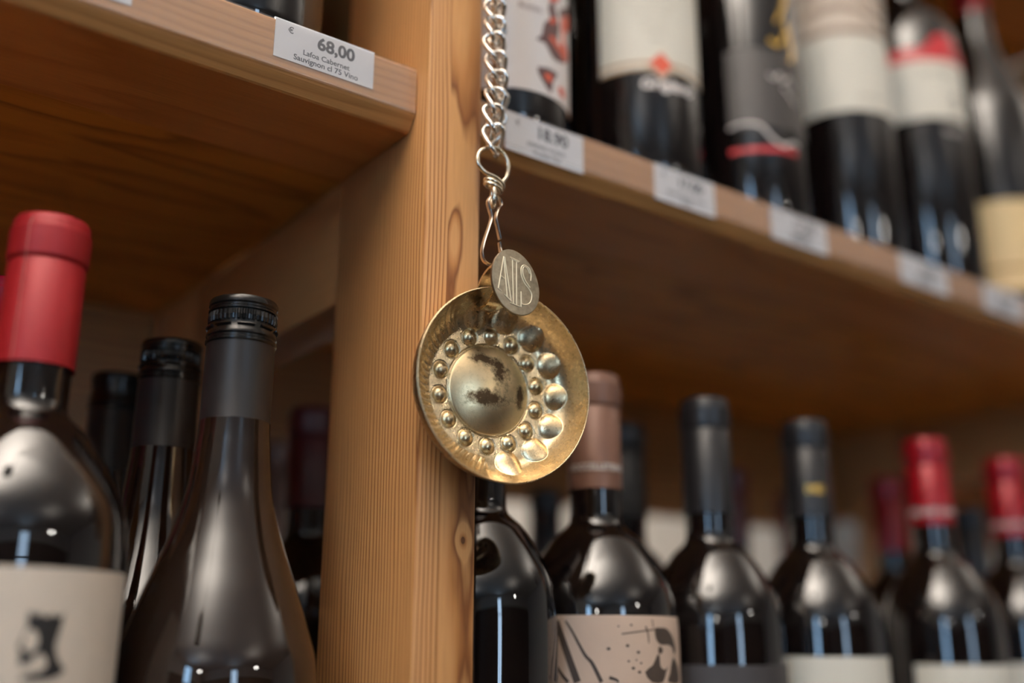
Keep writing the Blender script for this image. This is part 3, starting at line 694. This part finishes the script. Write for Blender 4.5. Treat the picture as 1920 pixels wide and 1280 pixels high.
text_print('script_lettering', p, 256, [('Riserva', 0.0, 1.7420-UR, 0.0052)], M_WHT, t, off=0.0003, shear=0.25)
# 6: sloping bottle with low yellowish label
t = thing('sloping_bottle', 'sloping black bottle with low yellow cream label at the right edge', 'wine bottle', (0.6060, YU+0.002, UR+0.0003))
p = burgundy_profile(0.343, 0.0405); lathe_obj('glass_body', p, M_GLASS, t, 72); foil_capsule(t, 0.343, M_CAPR2, 0.06)
lab = arc_patch('label', p, 0.016, 0.0955, 188, 330, M_YCREAM, t)
poly_print('dark_line', p, 232, [[(-0.04, 0.0345), (0.04, 0.0345), (0.04, 0.0375), (-0.04, 0.0375)]], M_OCHRE, lab)
for i, (x, nm) in enumerate(((0.1150, 'dark bottle in the second row behind the bird label'), (0.2130, 'dark bottle in the second row behind the diamond label'), (0.3330, 'dark bottle in the second row behind the ridge label'), (0.4420, 'dark bottle in the second row behind the swirl label'), (0.5500, 'dark bottle in the second row behind the red arch label'), (0.6500, 'dark red capped bottle in the second row behind the sloping bottle'))):
    claret('wine_bottle', nm, x, 0.135, UR, 0.300, 0.0372, M_CAPR2 if i == 5 else M_CAPB, seg=40)

# ------------------------------------------------------------------ tasting cup
CX, CZ = 0.0325, 1.4697
cup = thing('tasting_cup', 'round tarnished gilt tasting cup with dimples hanging in front of the post', 'tasting cup', (CX, -0.0042, CZ)); cup.rotation_euler = (0, 0, rad(-5))
FLOOR = 0.0012
def bump(dx, dy, R_, h):
    q_ = (dx*dx+dy*dy)/(R_*R_)
    return h*math.sqrt(max(0.0, 1-q_)) if q_ < 1 else 0.0
def bump2(dx, dy, R_, h):
    q_ = (dx*dx+dy*dy)/(R_*R_)
    return h*(1-q_)**0.8 if q_ < 1 else 0.0
BEADS = [(25.0e-3*math.cos(rad(88.5+k*360/14)), 25.0e-3*math.sin(rad(88.5+k*360/14))) for k in range(14)]
BOSSA = [rad(a) for a in (104.5, 78.4, 52.2, 26.6, 1.5, -23.0, -48.0, -74.5)]
BOSS = [(33.2e-3*math.cos(a), 33.2e-3*math.sin(a)) for a in BOSSA]
def height(r, th):
    x, y = r*math.cos(th), r*math.sin(th); mm = r*1000
    if mm < 20.3: return 0.0
    h = 0.0004*(mm-20.3)/8
    if mm > 28.5: h += 0.0170*((mm-28.5)/14.8)**2.9
    if mm < 21.2: h -= 0.0007*math.sin((mm-20.3)/0.9*PI)
    if 20 < mm < 30:
        for bx, by in BEADS:
            b = bump2(x-bx, y-by, 0.0036, 0.0020)
            if b: h += b; break
            q_ = math.hypot(x-bx, y-by)
            if 0.0036 < q_ < 0.0043: h -= 0.0003*math.sin((q_-0.0036)/0.0007*PI)
    for (bx, by), ba in zip(BOSS, BOSSA):
        ca, sa = math.cos(ba), math.sin(ba); dr_ = (x-bx)*ca+(y-by)*sa; dt_ = -(x-bx)*sa+(y-by)*ca
        b = bump2(dr_/(1-0.24*max(0, ca)), dt_, 0.0061, 0.0029)
        if b: h += b*0.9; break
    a = math.degrees(th) % 360
    if 122 < a < 268 and 30 < mm < 43:
        win = math.sin(max(0.0, min(1.0, (mm-30)/12.5))*PI)**0.6*min(1, (a-122)/6, (268-a)/6)
        ph = (a-122)/146*26+(mm-30)/12.5*(0.5+1.5*max(0, min(1, (a-150)/80)))
        h += 0.0019*abs(math.sin(PI*ph))*win
    return h
bm = bmesh.new(); NR, NT_ = 100, 720
rs = [0.0200+(0.0426-0.0200)*i/NR for i in range(NR+1)]
g = [[bm.verts.new((r*math.cos(2*PI*k/NT_), -FLOOR-height(r, 2*PI*k/NT_), r*math.sin(2*PI*k/NT_))) for k in range(NT_)] for r in rs]
for a, b in zip(g, g[1:]):
    for k in range(NT_): bm.faces.new((a[k], a[(k+1) % NT_], b[(k+1) % NT_], b[k]))
# rolled rim and outer skin
top = FLOOR+height(0.0426, 0)
prev = g[-1]
outer = [(0.0428, top+0.0002), (0.0432, top-0.0001), (0.0433, top-0.0008), (0.0430, top-0.0014), (0.0426, top-0.0040), (0.0414, top-0.0082), (0.0385, top-0.0125), (0.034, top-0.0155), (0.029, 0.0002), (0.0200, 0.0002)]
for r, h in outer:
    ring = [bm.verts.new((r*math.cos(2*PI*k/NT_), -h, r*math.sin(2*PI*k/NT_))) for k in range(NT_)]
    for k in range(NT_): bm.faces.new((prev[k], prev[(k+1) % NT_], ring[(k+1) % NT_], ring[k]))
    prev = ring
for k in range(NT_): bm.faces.new((prev[k], prev[(k+1) % NT_], g[0][(k+1) % NT_], g[0][k]))
me = bpy.data.meshes.new('bowl'); bmesh.ops.recalc_face_normals(bm, faces=bm.faces[:]); bm.to_mesh(me); bm.free()
o = mobj('bowl', me, M_CUP, cup); 
for pl in me.polygons: pl.use_smooth = True
bm = bmesh.new()
prof = [(0.0202, 0.0004), (0.0201, 0.0010), (0.0199, 0.00125)] + [(0.0199*(1-k/24), 0.00125+0.0042*(1-(1-k/24)**2)) for k in range(1, 24)] + [(0.0003, 0.00545)]
lathe(bm, prof, 120)
for v in bm.verts: v.co = Vector((v.co.x, -v.co.z, v.co.y))
o = bobj('centre_dome', bm, M_DOME, cup); o['label'] = 'raised centre dome with dark brown tarnish'
for pl in o.data.polygons: pl.use_smooth = True
# thumb plate: egg shaped, engraved
TX, TZ, TY = 0.0331-CX, 1.5142-CZ, -0.0215
def egg(k, n, s=1.0):
    s *= 0.97
    a = 2*PI*k/n; ca, sa = math.cos(a), math.sin(a)
    x, z = 0.0127*s*ca*(1-0.06*sa), 0.0157*s*sa
    w = rad(14)                                   # leans to the left at the top
    return x*math.cos(w)-z*math.sin(w)*0.75, x*math.sin(w)*0.35+z*math.cos(w)
bm = bmesh.new(); n = 72; prev = None
for y, s in ((0.0, 0.97), (0.0002, 1.0), (-0.0008, 1.0), (-0.0011, 0.985), (-0.0012, 0.9)):
    ring = [bm.verts.new((TX+egg(k, n, s)[0], TY+y, TZ+egg(k, n, s)[1])) for k in range(n)]
    if prev:
        for k in range(n): bm.faces.new((prev[k], prev[(k+1) % n], ring[(k+1) % n], ring[k]))
    else: bm.faces.new(ring[::-1])
    prev = ring
bm.faces.new(prev)
th = bobj('thumb_plate', bm, M_THUMB, cup, True); th['label'] = 'egg shaped thumb plate with three engraved capitals'
# engraved capitals, px of a sketch of the plate (x right, y down)
def ev(px, py): return (TX+(px-425)*0.0000545, TZ-(py-868)*0.0000478)
L = [[(310,645),(262,965)], [(258,960),(292,985)], [(310,645),(345,1030)], [(318,648),(382,1060)], [(318,1010),(385,1065)], [(284,835),(318,858)], [(345,1030),(382,1060)],
     [(368,640),(458,662)], [(376,652),(450,672)], [(392,655),(402,1085)], [(430,662),(432,1092)], [(372,1078),(462,1098)],
     [(566,828),(568,760),(545,705),(500,690),(476,720),(476,790),(505,860),(545,905),(575,960),(565,1030),(530,1065),(490,1070),(478,1050),(474,960)],
     [(555,760),(530,712),(498,708),(490,760),(512,830),(560,895)], [(474,1100),(474,950)]]
bm = bmesh.new()
for Pn in L:
    Pn = [ev(*a) for a in Pn]
    if len(Pn) > 2: Pn = [(v.x, v.y) for v in smooth_path([(a, b, 0) for a, b in Pn], 5)]
    tube(bm, [(a, TY-0.00118, b) for a, b in Pn], 0.00032, 6)
bobj('engraved_lettering', bm, M_ENGR, th, True)
# ring handle behind the plate, soldered to rim and plate
bm = bmesh.new()
pts = []
for k in range(24):
    a = 2*PI*k/24
    pts.append((TX-0.0065+0.0022*math.sin(a), -0.0130+0.0088*math.cos(a), TZ-0.0012+0.0100*math.sin(a)))
def band(bm, pts, w, tk):
    n = len(pts); rings = []; c = sum((Vector(p) for p in pts), Vector())/n
    for p_ in pts:
        p_ = Vector(p_); o_ = (p_-c); o_.x = 0; o_.normalize(); s = Vector((w/2, 0, 0))
        rings.append([bm.verts.new(v) for v in (p_-s+o_*tk, p_+s+o_*tk, p_+s-o_*tk, p_-s-o_*tk)])
    for i in range(n):
        A, B = rings[i], rings[(i+1) % n]
        for k in range(4): bm.faces.new((A[k], A[(k+1) % 4], B[(k+1) % 4], B[k]))
band(bm, pts, 0.0058, 0.0006)
bobj('ring_handle', bm, M_CUP, cup, True)

# ------------------------------------------------------------------ chain with swivel and snap hook
ch = thing('hanging_chain', 'heavy silver curb chain with swivel and snap hook hanging before the post', 'chain', (0.0280, -0.0125, 1.5790))
def chain_link(a=0.0045, Lh=0.0074, b=-0.0028, r=0.00118):
    pts = []
    for k in range(26):
        t = 2*PI*k/26
        x = a*math.copysign(abs(math.cos(t))**0.85, math.cos(t)); z = Lh*math.copysign(abs(math.sin(t))**0.9, math.sin(t))
        pts.append((x, b*math.sin(2*t), z))
    bm = bmesh.new(); tube(bm, pts, r, 10, closed=True)
    me = bpy.data.meshes.new('link'); bmesh.ops.recalc_face_normals(bm, faces=bm.faces[:]); bm.to_mesh(me); bm.free(); return me
LK = chain_link(); LK.materials.append(M_CHAIN)
for pl in LK.polygons: pl.use_smooth = True
def strand(P, n, jit):
    P = smooth_path(P, 12); ln = [0]
    for a, b in zip(P, P[1:]): ln.append(ln[-1]+(b-a).length)
    for i in range(n):
        s = i*0.0096; j = max(k for k in range(len(ln)) if ln[k] <= s)
        if j >= len(P)-1: break
        f = (s-ln[j])/(ln[j+1]-ln[j]); c = P[j].lerp(P[j+1], f); tg = (P[j+1]-P[j]).normalized()
        qn = Vector((0, 0, 1)).rotation_difference(tg)
        o = link(bpy.data.objects.new('link', LK)); o.parent = ch; o.location = c
        o.rotation_mode = 'QUATERNION'
        from mathutils import Quaternion
        o.rotation_quaternion = qn @ Quaternion((0, 0, 1), jit+random.uniform(-0.3, 0.3)) @ Quaternion((0, 1, 0), random.uniform(-0.12, 0.12))
strand([(0.0000, -0.0010, 0.0080), (-0.0012, -0.0022, 0.020), (0.0005, -0.0020, 0.040), (-0.0012, -0.0022, 0.062), (-0.0008, -0.002, 0.085), (-0.001, -0.001, 0.17)], 22, 0.15)
strand([(0.0022, 0.0030, 0.0145), (0.0070, 0.0055, 0.024), (0.0080, 0.0060, 0.040), (0.0066, 0.0066, 0.060), (0.0072, 0.0065, 0.080), (0.0066, 0.006, 0.17)], 21, 0.75)
bm = bmesh.new()
loop = smooth_path([(0.0054, 0.0008, -0.0118), (0.0085, 0, -0.0070), (0.0082, -.0003, 0.0000), (0.0040, -.0004, 0.0042), (-0.0015, -.0004, 0.0040), (-0.0072, -.0004, 0.0005), (-0.0086, -.0006, -0.0055), (-0.0048, -.0012, -0.0098), (0.0010, -.0016, -0.0110), (0.0052, -.0012, -0.0132), (0.0060, 0.0006, -0.0150)], 6)
tube(bm, loop, 0.00105, 10); bobj('swivel_loop', bm, M_SWIV, ch, True)
bm = bmesh.new(); coil = []
for k in range(34):
    a = k/33*2*PI*1.75+2.2; coil.append((0.0006+0.0040*math.cos(a), 0.0030*math.sin(a), -0.0128-0.0034*k/33+0.0010*math.cos(a+0.4)*-1))
tube(bm, coil, 0.00100, 10); bobj('swivel_coil', bm, M_SWIV, ch, True)
bm = bmesh.new()
tube(bm, [(0.0006+0.0012*math.cos(2*PI*k/24), 0.0026*math.cos(2*PI*k/24), -0.0194+0.0056*math.sin(2*PI*k/24)) for k in range(24)], 0.00105, 10, closed=True)
bobj('swivel_eye', bm, M_SWIV, ch, True)
# flat wire snap hook; coordinates relative to the thing
hx, hz2 = 0.0280, 1.5790
K = [(0.0331, 1.5343), (0.0322, 1.5372)]
hook = [(0.0318, 1.5385), (0.0303, 1.5440), (0.0293, 1.5483), (0.0303, 1.5525), (0.0322, 1.5555), (0.0312, 1.5582), (0.0290, 1.5592), (0.0262, 1.5580), (0.0248, 1.5550), (0.0258, 1.5515), (0.0268, 1.5480), (0.0255, 1.5430), (0.0232, 1.5360), (0.0220, 1.5305), (0.0228, 1.5268), (0.0258, 1.5252), (0.0300, 1.5262), (0.0326, 1.5300), (0.0330, 1.5345), (0.0326, 1.5378)]
hp = smooth_path([(x-hx, -0.0010 if i < 18 else 0.0006, z-hz2) for i, (x, z) in enumerate(hook)], 5)
bm = bmesh.new(); tube(bm, hp, 0, 8, squash=(0.00050, 0.0014)); bobj('snap_hook', bm, M_HOOK, ch, True)
# screw eye at the top of the post from which the chain hangs
ey = thing('screw_eye', 'steel screw eye in the post above the picture, holding the chain', 'hook', (0.0270, 0.0, 1.7530))
bm = bmesh.new(); tube(bm, [(0.004*math.cos(2*PI*k/20), -0.0125+0.0*k, 0.004*math.sin(2*PI*k/20)) for k in range(20)], 0.0012, 8, closed=True)
tube(bm, [(0, -0.0085, 0.0038), (0, 0.012, 0.0038)], 0.0012, 8); bobj('eye', bm, M_CHAIN, ey, True)
